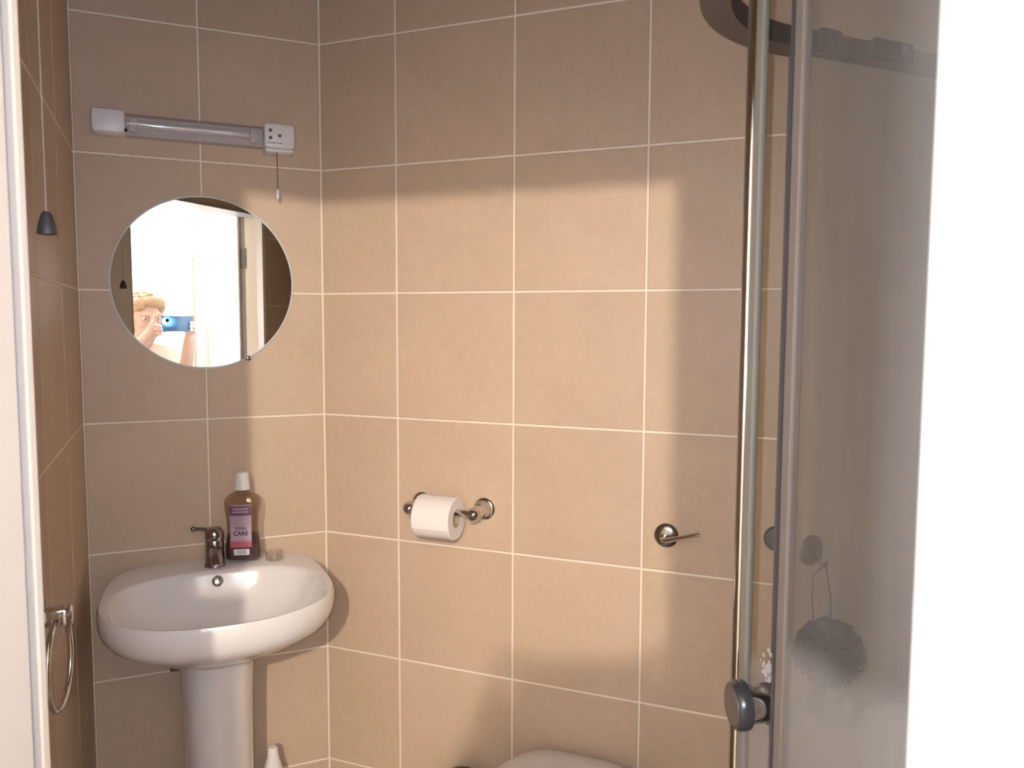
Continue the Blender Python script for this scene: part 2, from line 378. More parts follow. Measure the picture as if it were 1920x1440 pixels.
# door leaf, hinged on the right lining, swung out into the hall
ang = math.radians(28)
dl = (N2*math.cos(ang)+E2*math.sin(ang)); dn = Vector((0, 0, 1)).cross(dl)      # dn: towards the side we see
HP = fw(J2+.002, .1375, 0)
dm = frame(HP, dl, dn)
if dn.dot(CAM-HP) < 0: dn = -dn; dm = Matrix((dl, dn, Vector((0, 0, 1)))).transposed().to_4x4(); dm.translation = HP
def dbox(bm, lo, hi, bevel=0.0):
    b = bmesh.new(); box(b, lo, hi, bevel)
    for v in b.verts: v.co = dm @ v.co
    me = bpy.data.meshes.new('t'); b.to_mesh(me); b.free(); bm.from_mesh(me); bpy.data.meshes.remove(me)
DW, DH = .70, 1.87
bm = bmesh.new(); dbox(bm, (0, -.030, .01), (DW, -.008, DH))
door = tag(fin('door_1', bm, M['white']), kind='structure')
bm = bmesh.new()
xs = [(0, .10), (.31, .39), (.60, DW)]; zs = [(.01, .20), (.78, .95), (1.74, DH)]
for a, b in xs: dbox(bm, (a, -.036, .01), (b, 0, DH), .003)
for a, b in zs:
    for x0, x1 in ((.10, .31), (.39, .60)): dbox(bm, (x0-.002, -.0358, a), (x1+.002, -.0002, b), .003)
fin('door_rails', bm, M['white'], door)
for x0, x1 in ((.10, .31), (.39, .60)):
    for z0, z1 in ((.20, .78), (.95, 1.74)):
        bm = bmesh.new(); dbox(bm, (x0+.03, -.034, z0+.03), (x1-.03, -.004, z1-.03), .006); fin('door_panel', bm, M['white'], door)
for z in (.25, 1.71):
    bm = bmesh.new()
    b = bmesh.new(); lathe(b, [(.006, z-.045), (.0065, z-.043), (.0065, z+.043), (.006, z+.045)], 12, Matrix.Translation(HP - Vector((0, 0, 0)) + dn*.004)); 
    me = bpy.data.meshes.new('t'); b.to_mesh(me); b.free(); bm.from_mesh(me)
    fbox(bm, (J2-.002, .088, z-.045), (J2+.001, .121, z+.045)); dbox(bm, (-.0015, -.034, z-.045), (.0008, -.001, z+.045))
    fin('hinge', bm, M['steel'], door, smooth=40)
bm = bmesh.new()
o0 = dm @ Vector((DW-.055, 0, .95))
lathe(bm, [(.024, 0), (.024, .006), (.02, .009), (.008, .011), (.008, .04)], 20, axis(o0, dn))
tube(bm, [o0+dn*.038, o0+dn*.040-dl*.05, o0+dn*.040-dl*.11], [.009, .008, .006], 12)
fin('door_handle', bm, M['chrome'], door, smooth=40)

# hall pendant lamp
lamp = empty('pendant_lamp', 'bare glowing bulb hanging on a cord from the hall ceiling', 'lamp', loc=LAMP_POS)
bm = bmesh.new(); bmesh.ops.create_uvsphere(bm, u_segments=20, v_segments=12, radius=.03); fin('bulb', bm, M['bulb'], lamp, smooth=80)
bm = bmesh.new(); lathe(bm, [(.014, .026), (.02, .040), (.02, .09), (.008, .10)], 20); fin('lamp_holder', bm, M['brass'], lamp, smooth=40)
bm = bmesh.new(); tube(bm, [(0, 0, .098), (0, 0, HH-LAMP_POS.z)], .003, 8); fin('cord', bm, M['plastic'], lamp)
bm = bmesh.new(); lathe(bm, [(.045, HH-LAMP_POS.z), (.045, HH-LAMP_POS.z-.015), (.02, HH-LAMP_POS.z-.03)], 24); fin('ceiling_rose', bm, M['plastic'], lamp, smooth=40)

# ------------------------------------------------------------------ shower enclosure
SX, SY, SR = .232, -.995, .30
def path(inset, y_end=YE, x_end=XR, n=20):
    """outer line of the tray: from the end wall along x=SX, round the curve, along y=SY to the diagonal wall"""
    cx, cy = SX+SR, SY-SR; r = SR-inset
    p = [Vector((SX+inset, y_end, 0))]
    for i in range(n+1):
        a = PI - (PI/2)*i/n
        p.append(Vector((cx+r*math.cos(a), cy+r*math.sin(a), 0)))
    p.append(Vector((x_end, SY-inset, 0)))
    return p
def sweep(bm, t0, t1, z0, z1, y_end=YE, x_end=XR, pts=None):
    a = path(t0, y_end, x_end) if pts is None else pts[0]; b = path(t1, y_end, x_end) if pts is None else pts[1]
    Z0, Z1 = Vector((0, 0, z0)), Vector((0, 0, z1))
    loft(bm, [[p+Z0, p+Z1, q+Z1, q+Z0] for p, q in zip(a, b)])
sh = empty('shower_enclosure', 'quadrant shower enclosure with limescaled curved sliding glass doors', 'shower', loc=(SX+.4, SY-.4, 0))
def shfin(name, bm, mt, smooth=None, parent=None):
    for v in bm.verts: v.co -= Vector(sh.location)
    return fin(name, bm, mt, parent or sh, smooth)
bm = bmesh.new(); sweep(bm, 0, .040, 1.85, 1.88, x_end=XR-.006); shfin('top_rail', bm, M['satin'], 35)
bm = bmesh.new(); sweep(bm, 0, .045, .12, .15, x_end=XR-.006); shfin('bottom_rail', bm, M['satin'], 35)
bm = bmesh.new()
pp = [(p.x, p.y) for p in path(-.01, YE+.003, XR-.004)] + [(XR-.004, YE+.003)]
prism(bm, pp, 0, .12); shfin('shower_tray', bm, M['ceramic'])
# near fixed panel (flat, towards the end wall)
FE = -1.349
bm = bmesh.new(); box(bm, (SX+.006, YE+.004, .15), (SX+.012, FE-.016, 1.85)); shfin('fixed_panel', bm, M['haze'])
bm = bmesh.new(); box(bm, (SX+.003, FE-.017, .15), (SX+.015, FE-.002, 1.85), .003); tag(shfin('panel_seal', bm, M['panelseal']), 'pale vertical seal on the edge of the fixed panel')
bm = bmesh.new(); box(bm, (SX+.002, FE-.0035, .15), (SX+.0155, FE+.0005, 1.85)); shfin('seal_lip', bm, M['dark'])
# near sliding door, pushed back behind the fixed panel, its leading edge showing
DE = -1.270
bm = bmesh.new(); box(bm, (SX+.0185, -1.76, .155), (SX+.0245, DE-.012, 1.845)); neard = shfin('sliding_door', bm, M['glass'])
bm = bmesh.new(); box(bm, (SX+.016, -1.2915, .155), (SX+.025, -1.2775, 1.85), .003); tag(shfin('magnetic_seal', bm, M['stripc']), 'grey green plastic seal strip')
bm = bmesh.new(); box(bm, (SX+.015, -1.278, .155), (SX+.026, -1.264, 1.85), .004, 3); tag(shfin('chrome_edge', bm, M['chrome'], 40), 'polished chrome edge strip')
# knob of the near door
k0 = Vector((SX+.0175, -1.327, 1.008)); KA = Vector((-.956, .293, 0))
bm = bmesh.new(); lathe(bm, [(.0225, -.006), (.0225, .003), (.0205, .0035)], 32, axis(k0, KA)); knb = shfin('door_knob', bm, M['dark'], 40)
bm = bmesh.new(); lathe(bm, [(.0205, .003), (.0205, .026)], 32, axis(k0, KA)); shfin('knob_stem', bm, M['chrome'], 40, knb)
bm = bmesh.new(); lathe(bm, [(.020, .024), (.0262, .026), (.0275, .031), (.027, .037), (.0245, .041), (.021, .0415)], 36, axis(k0, KA)); shfin('knob_rim', bm, M['knob'], 40, knb)
bm = bmesh.new(); lathe(bm, [(.0215, .0405), (.021, .0422), (.0, .0432)], 36, axis(k0, KA), cap1=False); shfin('knob_face', bm, M['satin'], 60, knb)
# limescale round the knob
bm = bmesh.new()
for i in range(110):
    yy = -1.333+random.gauss(0, .009); zz = 1.048+random.gauss(0, .008); yy = min(max(yy, -1.346), -1.305)
    bmesh.ops.create_icosphere(bm, subdivisions=1, radius=random.uniform(.0008, .0030), matrix=Matrix.Translation((SX+.018, yy, zz)) @ Matrix.Diagonal((.12, 1, 1, 1)))
tag(shfin('limescale', bm, M['lime']), 'white limescale crust on the glass above the knob', kind='stuff')
# far door and far fixed panel along y = SY
bm = bmesh.new(); box(bm, (.60, SY-.012, .15), (XR-.008, SY-.006, 1.85)); shfin('fixed_panel', bm, M['haze2'])
bm = bmesh.new(); box(bm, (.545, SY-.028, .155), (.93, SY-.022, 1.845)); shfin('sliding_door', bm, M['haze2'])
bm = bmesh.new(); box(bm, (.535, SY-.032, .155), (.546, SY-.018, 1.845), .003); shfin('door_edge', bm, M['stripc'])
for x0, x1, zc in ((.565, .60, 1.867), (.675, .762, 1.868)):
    bm = bmesh.new(); box(bm, (x0, SY-.056, zc-.018), (x1, SY-.0405, zc+.014), .005)
    r = shfin('roller_bracket', bm, M['dark'], 40)
    bm = bmesh.new(); lathe(bm, [(.009, 0), (.009, .006), (.006, .008)], 16, axis(((x0+x1)/2+.012, SY-.0555, zc), (0, -1, 0))); shfin('roller', bm, M['chrome'], 40, r)
# suction hook, loofah, dish on the far glass
YG = SY-.0285
hook = empty('suction_hook', 'clear plastic suction hook stuck on the shower glass above the grey loofah', 'hook', loc=(.606, YG, 1.060))
bm = bmesh.new(); lathe(bm, [(.026, 0), (.024, .003), (.014, .009), (.008, .012)], 28, axis((0, 0, 0), (0, -1, 0))); fin('suction_cup', bm, M['smoky'], hook, 40)
bm = bmesh.new(); tube(bm, [(0, -.010, .004), (0, -.016, -.004), (.002, -.019, -.016), (.004, -.026, -.019), (.005, -.031, -.012)], .0035, 10); fin('hook_arm', bm, M['smoky'], hook, 60)
LC = Vector((.592, -1.080, .912))
lf = empty('loofah', 'dark grey mesh loofah hanging by a thin cord inside the shower', 'loofah', loc=LC)
bm = bmesh.new()
for i in range(260):
    a = random.uniform(0, 2*PI); zz = random.uniform(-1, 1); q = math.sqrt(1-zz*zz)
    d = Vector((q*math.cos(a), q*math.sin(a), zz)); R = .046*random.uniform(.86, 1.05)
    t = d.orthogonal().normalized(); t.rotate(Matrix.Rotation(random.uniform(0, 6.28), 3, d)); s = d.cross(t)
    wv = random.uniform(.008, .016); n = 7; top = []; low = []
    for j in range(n):
        f = (j/(n-1)-.5)*.036; amp = .006*math.sin(j*1.9+i)
        top.append(bm.verts.new(d*R+t*f+s*amp+d*wv*.5)); low.append(bm.verts.new(d*R*.80+t*f*.6-s*amp*.5))
    for j in range(n-1): bm.faces.new((top[j], top[j+1], low[j+1], low[j]))
bmesh.ops.create_icosphere(bm, subdivisions=2, radius=.039)
fin('mesh_ball', bm, M['loofah'], lf)
hk = Vector((.609, YG-.026, 1.040))-LC
bm = bmesh.new(); tube(bm, [hk+Vector((.004, 0, 0)), hk*.5+Vector((.008, 0, .02)), (.004, 0, .043)], .0015, 6); tube(bm, [hk+Vector((-.004, 0, 0)), hk+Vector((-.024, 0, -.012)), hk*.5+Vector((-.030, 0, .02)), (-.030, 0, .036)], .0010, 6)
fin('hanging_cord', bm, M['bcord'], lf)
ds = empty('soap_dish', 'clear plastic suction soap dish on the shower glass below the loofah', 'soap dish', loc=(.632, YG, .792))
bm = bmesh.new(); rings = []
for s, z in ((.75, -.012), (1.0, .012), (.97, .012), (.72, -.009)):
    rings.append([Vector((.052*s*math.cos(2*PI*i/28), -.042+.036*s*math.sin(2*PI*i/28), z)) for i in range(28)])
loft(bm, rings); fin('dish', bm, M['clear'], ds, 40)
bm = bmesh.new(); lathe(bm, [(.024, 0), (.022, .003), (.012, .009), (.007, .012)], 24, axis((0, 0, .012), (0, -1, 0))); fin('suction_cup', bm, M['clear'], ds, 40)

# ------------------------------------------------------------------ basin on pedestal
BX, BY = -.268, -.265
def sup(t, a, bf, bb, nf, nb, cx, cy, taper=.10):
    c, s = math.cos(t), math.sin(t)
    n = nb if s > 0 else nf; b = bb if s > 0 else bf
    x = a*math.copysign(abs(c)**(2/n), c); y = b*math.copysign(abs(s)**(2/n), s)
    if s > 0: x *= 1-taper*(y/bb)**2
    return cx+x, cy+y
NB = 96
TS = [2*PI*i/NB for i in range(NB)]
OUT = [sup(t, .232, .212, .259, 2.25, 5.0, BX, BY) for t in TS]
INN = [sup(t, .213, .182, .168, 2.3, 2.7, BX, -.282, .04) for t in TS]
def ring(pts, z, s=1.0, c=(BX, BY), blend=None, k=0.0):
    r = []
    for i, (x, y) in enumerate(pts):
        x, y = c[0]+(x-c[0])*s, c[1]+(y-c[1])*s
        if blend: x, y = x*(1-k)+blend[i][0]*k, y*(1-k)+blend[i][1]*k
        r.append(Vector((x, y, z)))
    return r
PED = [(BX-.007+.078*math.cos(t), -.185+.085*math.sin(t)) for t in TS]
basin = empty('pedestal_basin', 'white ceramic pedestal basin in the tiled corner under the round mirror', 'basin', loc=(BX, -.2, 0))
def bfin(name, bm, mt, smooth=None, parent=None):
    for v in bm.verts: v.co -= Vector(basin.location)
    return fin(name, bm, mt, parent or basin, smooth)
bm = bmesh.new()
c0 = (BX, -.215)
rings = [ring(PED, .66, .9, c0), ring(PED, .70, 1.0, c0), ring(PED, .725, 1.12, c0, OUT, .14), ring(OUT, .748, .60, c0), ring(OUT, .768, .74, c0), ring(OUT, .786, .86, c0), ring(OUT, .800, .93), ring(OUT, .814, .972), ring(OUT, .832, .997), ring(OUT, .848, 1.0), ring(OUT, .860, .995), ring(OUT, .8665, .98),
         ring(INN, .8665, 1.03, (BX, -.282)), ring(INN, .864, 1.005, (BX, -.282)), ring(INN, .855, .985, (BX, -.282)), ring(INN, .83, .94, (BX, -.275)), ring(INN, .795, .84, (BX, -.27)), ring(INN, .765, .66, (BX, -.265)), ring(INN, .748, .40, (BX, -.265)), ring(INN, .742, .11, (BX, -.265))]
for rg in rings:
    for p in rg: p.y = min(p.y, -.0015)
loft(bm, rings)
bfin('bowl', bm, M['ceramic'], 50)
bm = bmesh.new()
def pring(z, s, fl=0): return [Vector((BX-.007+(.076*s+fl)*math.copysign(abs(math.cos(t))**.9, math.cos(t)), -.17+(.098*s+fl)*math.sin(t), z)) for t in TS]
loft(bm, [pring(0, 1.12, .01), pring(.02, 1.12, .01), pring(.05, 1.04), pring(.35, .95), pring(.60, .98), pring(.69, 1.03), pring(.712, 1.05)])
bfin('pedestal', bm, M['ceramic'], 60)
bm = bmesh.new(); dov = Vector((0, -.93, .36)).normalized(); ov = Vector((-.2665, -.1195, .842))+dov*.0035
lathe(bm, [(.012, -.003), (.0125, .002), (.011, .0035), (.0085, .0025), (.0085, -.002)], 24, axis(ov, dov)); og = bfin('overflow_ring', bm, M['chrome'], 50)
bm = bmesh.new(); lathe(bm, [(.0083, -.001), (.0083, .0012), (.005, .002)], 20, axis(ov, dov)); bfin('overflow_plug', bm, M['dchrome'], 50, og)
bm = bmesh.new(); lathe(bm, [(.024, .7435), (.024, .7455), (.018, .7465), (.0, .745)], 24, Matrix.Translation((BX, -.265, 0)), cap1=False); bfin('drain', bm, M['chrome'], 50)
bm = bmesh.new(); box(bm, (-.372, -.12, .645), (-.335, -.075, .69), .006); tube(bm, [(-.353, -.097, .66), (-.340, -.06, .645), (-.29, -.045, .60), (-.275, -.04, .02)], .009, 10)
tag(bfin('supply_pipe', bm, M['dchrome'], 40), 'dark pipe fitting beneath the bowl beside the pedestal')
# tap
TX, TY = -.269, -.075
tap = empty('mixer_tap', 'dark chrome single-lever mixer tap on the basin ledge', 'tap', loc=(TX, TY, .868))
bm = bmesh.new(); lathe(bm, [(.0235, -.003), (.0235, .003), (.0215, .006), (.0205, .03), (.0205, .055), (.019, .060)], 28); fin('tap_body', bm, M['dchrome'], tap, 40)
bm = bmesh.new(); tube(bm, [(0, 0, .034), (0, -.03, .042), (0, -.07, .046), (0, -.098, .040), (0, -.104, .028)], [.0145, .0135, .0125, .0125, .0115], 16); fin('spout', bm, M['dchrome'], tap, 50)
bm = bmesh.new(); lathe(bm, [(.0195, .060), (.021, .064), (.0205, .078), (.014, .088), (.0, .090)], 28, cap1=False); lv = fin('lever_cap', bm, M['dchrome'], tap, 50)
bm = bmesh.new(); tube(bm, [(-.008, .006, .080), (-.028, .016, .083), (-.042, .022, .083)], [.0055, .0045, .0045], 10); bmesh.ops.create_uvsphere(bm, u_segments=12, v_segments=8, radius=.0065, matrix=Matrix.Translation((-.044, .023, .083))); fin('lever', bm, M['dchrome'], lv, 50)

# mouthwash bottle: flat waisted section
mw = empty('mouthwash_bottle', 'mouthwash bottle with purple label and white cap behind the basin', 'bottle', loc=(-.2045, -.065, .8735))
mw.rotation_euler = (0, 0, math.radians(-14))
def bsec(hw, hd, z, n=40, e=3.0):
    return [Vector((hw*math.copysign(abs(math.cos(2*PI*i/n))**(2/e), math.cos(2*PI*i/n)), hd*math.copysign(abs(math.sin(2*PI*i/n))**(2/e), math.sin(2*PI*i/n)), z)) for i in range(n)]
prof = [(.036, .020, 0), (.040, .0235, .004), (.0405, .024, .02), (.0400, .0235, .035), (.036, .0215, .06), (.035, .021, .075), (.037, .022, .10), (.0405, .024, .125), (.041, .024, .135), (.038, .022, .147), (.027, .017, .156), (.015, .0145, .160)]
bm = bmesh.new(); loft(bm, [bsec(*p) for p in prof]+[bsec(.0135, .0135, .160, e=2), bsec(.0135, .0135, .166, e=2)]); fin('bottle_body', bm, M['bottle'], mw, 50)
bm = bmesh.new(); loft(bm, [bsec(p[0]-.0018, p[1]-.0018, p[2]+(.0018 if p[2] == 0 else 0)) for p in prof[:4]]+[bsec(.0342, .0197, .058)]); tag(fin('liquid', bm, M['liquid'], mw, 50), 'dark purple mouthwash in the bottom of the bottle')
bm = bmesh.new(); lathe(bm, [(.0175, .1655), (.018, .167), (.0165, .186), (.0145, .2045), (.0135, .206), (.0, .206)], 28, cap1=False); fin('cap', bm, M['cap'], mw, 40)
def yface(z):
    for a, b in zip(prof, prof[1:]):
        if a[2] <= z <= b[2]:
            k = (z-a[2])/(b[2]-a[2]); return a[1]+(b[1]-a[1])*k, a[0]+(b[0]-a[0])*k
    return .024, .04
def label(name, mt, x0, x1, z0, z1, lift, e=3.0, nx=10, nz=8):
    bm = bmesh.new(); g = []
    for j in range(nz+1):
        z = z0+(z1-z0)*j/nz; yd, xw = yface(z); r = []
        for i in range(nx+1):
            x = x0+(x1-x0)*i/nx
            y = -yd*(max(0, 1-abs(x/xw)**e))**(1/e)-lift; r.append(bm.verts.new((x, y, z)))
        g.append(r)
    for j in range(nz):
        for i in range(nx): bm.faces.new((g[j][i], g[j][i+1], g[j+1][i+1], g[j+1][i]))
    return fin(name, bm, mt, mw, 60)
label('label', M['lilac'], -.026, .022, .032, .133, .0004)
label('label_header', M['purple'], -.026, .022, .107, .131, .0008)
label('label_line', M['pink'], -.019, .015, .1215, .1245, .0011, nz=1); label('label_line', M['pink'], -.020, .016, .1145, .1175, .0011, nz=1)
label('label_line', M['pink'], -.014, .010, .090, .092, .0009, nz=1); label('label_line', M['pink'], -.016, .012, .083, .085, .0009, nz=1)
label('label_field', M['pink'], -.024, .021, .050, .080, .0008)
label('label_foot', M['red'], -.026, .022, .032, .046, .0009)
label('barcode_patch', M['lwhite'], -.018, .017, .014, .0285, .0006, nz=2)
for i, (x0, x1) in enumerate(((-.009, -.007), (-.005, -.0035), (-.001, .001), (.003, .004), (.006, .009))):
    label('barcode_bar', M['seal'], x0, x1, .0165, .0265, .0009, nx=1, nz=1)
for s_, zz, sz in (('TOTAL', .0765, .0085), ('CARE', .0645, .0135)):
    yd, _ = yface(zz); text('lettering', s_, sz, M['ink'], mw, (-.002, -yd-.0012, zz))
# small clear cup
cup = empty('measuring_cup', 'small clear plastic cup lying on the basin ledge right of the bottle', 'cup', loc=(-.138, -.088, .8685))
bm = bmesh.new(); lathe(bm, [(.019, 0), (.021, .002), (.0205, .020), (.0195, .021), (.0185, .019), (.0185, .003), (.0, .003)], 30, cap1=False); fin('cup_wall', bm, M['clear'], cup, 40)

# ------------------------------------------------------------------ mirror, shaver light
mir = empty('round_mirror', 'round frameless mirror on the tiles above the basin', 'mirror', loc=(-.2722, -.0005, 1.5205))
bm = bmesh.new(); lathe(bm, [(.2005, 0), (.2005, .0042), (.1965, .0052)], 96, axis((0, 0, 0), (0, -1, 0)), cap1=False); fin('glass_edge', bm, M['medge'], mir, 30)
bm = bmesh.new(); lathe(bm, [(.1966, .0051), (.0, .0053)], 96, axis((0, 0, 0), (0, -1, 0)), cap0=False, cap1=False)
for v in bm.verts: v.co.y = -.0052
fin('mirror_face', bm, M['mirror'], mir)
bm = bmesh.new(); lathe(bm, [(.006, 0), (.006, .007), (.004, .0085)], 14, axis((.0925, 0, -.177), (0, -1, 0))); fin('mirror_clip', bm, M['dchrome'], mir, 40)

lg = empty('shaver_light', 'slim unlit strip light with white ends on the tiles above the mirror', 'light', loc=(-.281, 0, 1.862))
def lb(lo, hi, b): bm = bmesh.new(); box(bm, lo, hi, b); return bm
fin('backplate', lb((-.208, -.014, -.020), (.208, -.0005, .022), .003), M['plastic'], lg)
fin('end_cap', lb((-.213, -.056, -.0255), (-.145, -.0005, .0265), .010), M['plastic'], lg, 40)
soc = fin('end_cap', lb((.143, -.058, -.028), (.213, -.0005, .0285), .008), M['plastic'], lg, 40)
bm = bmesh.new(); box(bm, (.146, -.050, -.036), (.212, -.0005, -.0275), .004); fin('cap_base', bm, M['plastic'], lg, 40)
bm = bmesh.new(); rr = []
for x in (-.146, .144):
    rr.append([Vector((x, -.012-.042*math.sin(PI*i/16), .0255*math.cos(PI*i/16))) for i in range(17)] + [Vector((x, -.014-.038*math.sin(PI*i/16), .0235*math.cos(PI*i/16))) for i in range(16, -1, -1)])
loft(bm, rr); fin('diffuser', bm, M['diffuser'], lg, 40)
bm = bmesh.new(); lathe(bm, [(.0085, -.132), (.0085, .112)], 18, axis((0, -.028, .002), (1, 0, 0))); fin('lamp_tube', bm, M['tube'], lg, 40)
for x in (-.141, .114):
    bm = bmesh.new(); box(bm, (x, -.040, -.016), (x+.018, -.012, .016), .004); fin('tube_socket', bm, M['plastic'], lg)
for x, z in ((.157, .011), (.157, -.006), (.178, .000)):
    bm = bmesh.new(); lathe(bm, [(.0042, 0), (.0042, .0012)], 12, axis((x, -.0575, z), (0, -1, 0))); fin('socket_hole', bm, M['satin'], soc)
text('lettering', 'SHAVERS ONLY', .0050, M['ink'], soc, (.167, -.0584, -.0175))
bm = bmesh.new(); lathe(bm, [(.004, 0), (.004, .002)], 10, axis((-.1455, -.050, -.017), (-.2, -1, 0))); fin('screw', bm, M['black'], lg)
bm = bmesh.new(); tube(bm, [(.173, -.040, -.036), (.173, -.040, -.122)], .0009, 6); pc = fin('pull_cord', bm, M['bcord'], lg)
bm = bmesh.new(); lathe(bm, [(.002, -.120), (.0035, -.123), (.0035, -.138), (.002, -.142)], 12, Matrix.Translation((.173, -.040, 0))); fin('cord_toggle', bm, M['plastic'], pc, 50)

# ceiling pull cord by the left wall
cd = empty('ceiling_pull_cord', 'thin ceiling pull cord with dark bell-shaped pull beside the left wall', 'pull cord', loc=(-.4837, -.895, 1.535))
bm = bmesh.new(); lathe(bm, [(.0105, 0), (.0110, .002), (.0095, .012), (.006, .024), (.003, .027), (.0, .0275)], 20, cap1=False); fin('cord_pull', bm, M['dark'], cd, 50)
bm = bmesh.new(); tube(bm, [(0, 0, .026), (0, 0, 2.345-1.535)], .0008, 6); fin('cord', bm, M['cord'], cd)
bm = bmesh.new(); lathe(bm, [(.022, 2.35-1.535), (.022, 2.34-1.535), (.01, 2.325-1.535)], 20); fin('ceiling_rose', bm, M['plastic'], cd, 40)

# towel ring on the left wall
tr = empty('towel_ring', 'chrome towel ring hanging on the left wall beside the basin', 'towel ring', loc=(-L1, -.735, 1.011))
bm = bmesh.new(); box(bm, (.0005, -.030, -.022), (.007, .030, .022), .003); fin('wall_plate', bm, M['chrome'], tr, 40)
bm = bmesh.new(); box(bm, (.006, -.012, -.010), (.038, .012, .014), .004); lathe(bm, [(.015, .037), (.015, .041), (.013, .043)], 24, axis((0, 0, .002), (1, 0, 0))); lathe(bm, [(.015, .029), (.015, .033)], 24, axis((0, 0, .002), (1, 0, 0))); fin('bracket', bm, M['chrome'], tr, 40)
bm = bmesh.new(); pts = []
for i in range(48):
    a = 2*PI*i/48; pts.append(Vector((.024+.008*math.cos(a), .060*math.cos(a), -.066+.066*math.sin(a))))
tube(bm, pts, .0042, 10, True); fin('ring', bm, M['chrome'], tr, 60)

# ------------------------------------------------------------------ things on the diagonal wall (local x along the wall, y off the wall, z up)
W2M = Matrix((E2, N2, Vector((0, 0, 1)))).transposed().to_4x4()
class L2:
    def __init__(s, u, z): s.o = p2(u, 0, z)
    def __call__(s, x, y, z): return E2*x + N2*y + Vector((0, 0, z))
def lathe2(bm, prof, c, d, n=28, **k):
    d3 = E2*d[0]+N2*d[1]+Vector((0, 0, d[2])); c3 = E2*c[0]+N2*c[1]+Vector((0, 0, c[2]))
    lathe(bm, prof, n, axis(c3, d3), **k)
def tube2(bm, pts, r, n=14): tube(bm, [E2*p[0]+N2*p[1]+Vector((0, 0, p[2])) for p in pts], r, n)
ROSE = [(.0255, 0.0005), (.0255, .005), (.0225, .008), (.0195, .0085), (.018, .012), (.0160, .015)]
rh = empty('toilet_roll_holder', 'chrome twin-post toilet roll holder on the diagonal wall', 'roll holder', loc=p2(.353, 0, 1.0))
for sx in (-.076, .087):
    bm = bmesh.new(); lathe2(bm, ROSE+[(.0150, .020), (.0138, .034), (.0160, .052), (.0160, .068), (.012, .074)], (sx, 0, 0), (0, 1, 0)); pst = fin('post', bm, M['chrome'], rh, 40)
    bm = bmesh.new(); lathe2(bm, [(.0065, .074), (.0065, .077), (.004, .079)], (sx, 0, 0), (0, 1, 0), 16); fin('post_cap', bm, M['dchrome'], pst, 50)
bm = bmesh.new(); tube2(bm, [(-.076, .060, 0), (.087, .060, 0)], .0075); fin('spindle', bm, M['chrome'], rh, 50)
rl = empty('toilet_roll', 'white toilet roll on the chrome holder', 'toilet roll', loc=p2(.346, .060, .988))
rl.location = p2(.349, .060, .985)
RR = .0495
bm = bmesh.new(); lathe2(bm, [(.0205, -.047), (RR-.003, -.047), (RR, -.044), (RR, .044), (RR-.003, .047), (.0205, .047), (.0205, -.047)], (0, 0, 0), (1, 0, 0), 48, cap0=False, cap1=False); fin('paper', bm, M['paper'], rl, 40)
bm = bmesh.new(); lathe2(bm, [(.0204, -.0465), (.0204, .0465), (.0192, .0465), (.0192, -.0465), (.0204, -.0465)], (0, 0, 0), (1, 0, 0), 32, cap0=False, cap1=False); fin('core', bm, M['card'], rl, 40)
bm = bmesh.new(); g = []
for i in range(9):
    a = PI*.55+ PI*.5*i/8
    g.append((RR+.0006)*Vector((0, math.cos(a), math.sin(a))))
g += [Vector((0, -RR-.0006+.001*k, -.006-.012*k)) for k in range(1, 2)]
pts = [Vector((0, 0, 0))]
loft(bm, [[E2*x+N2*(p.y*sg)+Vector((0, 0, p.z)) for x in (-.044, .044)] for p in g for sg in (-1,)], False, False, close=False)
fin('paper_tail', bm, M['paper'], rl, 60)
lev = empty('flush_lever', 'chrome flush lever with a round rose on the tiles above the toilet', 'lever', loc=p2(.862, 0, .981))
bm = bmesh.new(); lathe2(bm, [(.0255, .0005), (.0255, .006), (.022, .010), (.012, .012)], (0, 0, 0), (0, 1, 0)); fin('rose', bm, M['dchrome'], lev, 40)
bm = bmesh.new(); tube2(bm, [(-.004, .008, -.002), (-.004, .024, -.004), (.006, .030, -.004), (.074, .038, .018)], [.006, .006, .0055, .0042]); fin('lever_arm', bm, M['chrome'], lev, 50)
rs = empty('wall_rose', 'small round dark chrome plate on the tiles behind the shower door edge', 'wall plate', loc=p2(1.085, 0, .997))
bm = bmesh.new(); lathe2(bm, [(.0255, .0005), (.0255, .006), (.022, .010), (.0, .012)], (0, 0, 0), (0, 1, 0), cap1=False); fin('rose', bm, M['steel'], rs, 40)

# toilet against the diagonal wall
TU = .690
to = empty('toilet', 'white toilet with closed lid against the diagonal wall', 'toilet', loc=p2(TU, 0, 0))
def dshape(wb, wm, o0, o1, n=64, s=1.0):
    """D outline: narrow straight back at o0, round front at o1"""
    r = []
    om = o0+(o1-o0)*.52
    for i in range(n):
        t = 2*PI*i/n; c, si = math.cos(t), math.sin(t)
        if si >= 0: x = wm*c; y = om+(o1-om)*abs(si)**.9
        else:
            y = om-(om-o0)*abs(si)**.55; k = (om-y)/(om-o0)
            x = math.copysign(abs(c)**.42, c)*(wm+(wb-wm)*k**1.3)
        r.append((x*s, (o0+o1)/2+(y-(o0+o1)/2)*s))
    return r
def r2(pts, z): return [E2*x+N2*y+Vector((0, 0, z)) for x, y in pts]
LID = dshape(.132, .178, .035, .475)
bm = bmesh.new()
loft(bm, [r2(dshape(.10, .12, .01, .34), 0), r2(dshape(.10, .12, .01, .34), .05), r2(dshape(.10, .115, .01, .33), .18), r2(dshape(.12, .15, .01, .42), .30), r2(dshape(.135, .172, .01, .466), .398), r2(dshape(.135, .174, .01, .468), .423), r2(dshape(.12, .16, .02, .455), .428)])
fin('pan', bm, M['ceramic'], to, 50)
bm = bmesh.new(); loft(bm, [r2(LID, .430), r2(dshape(.134, .18, .033, .477), .437), r2(LID, .447)]); fin('seat', bm, M['seat'], to, 50)
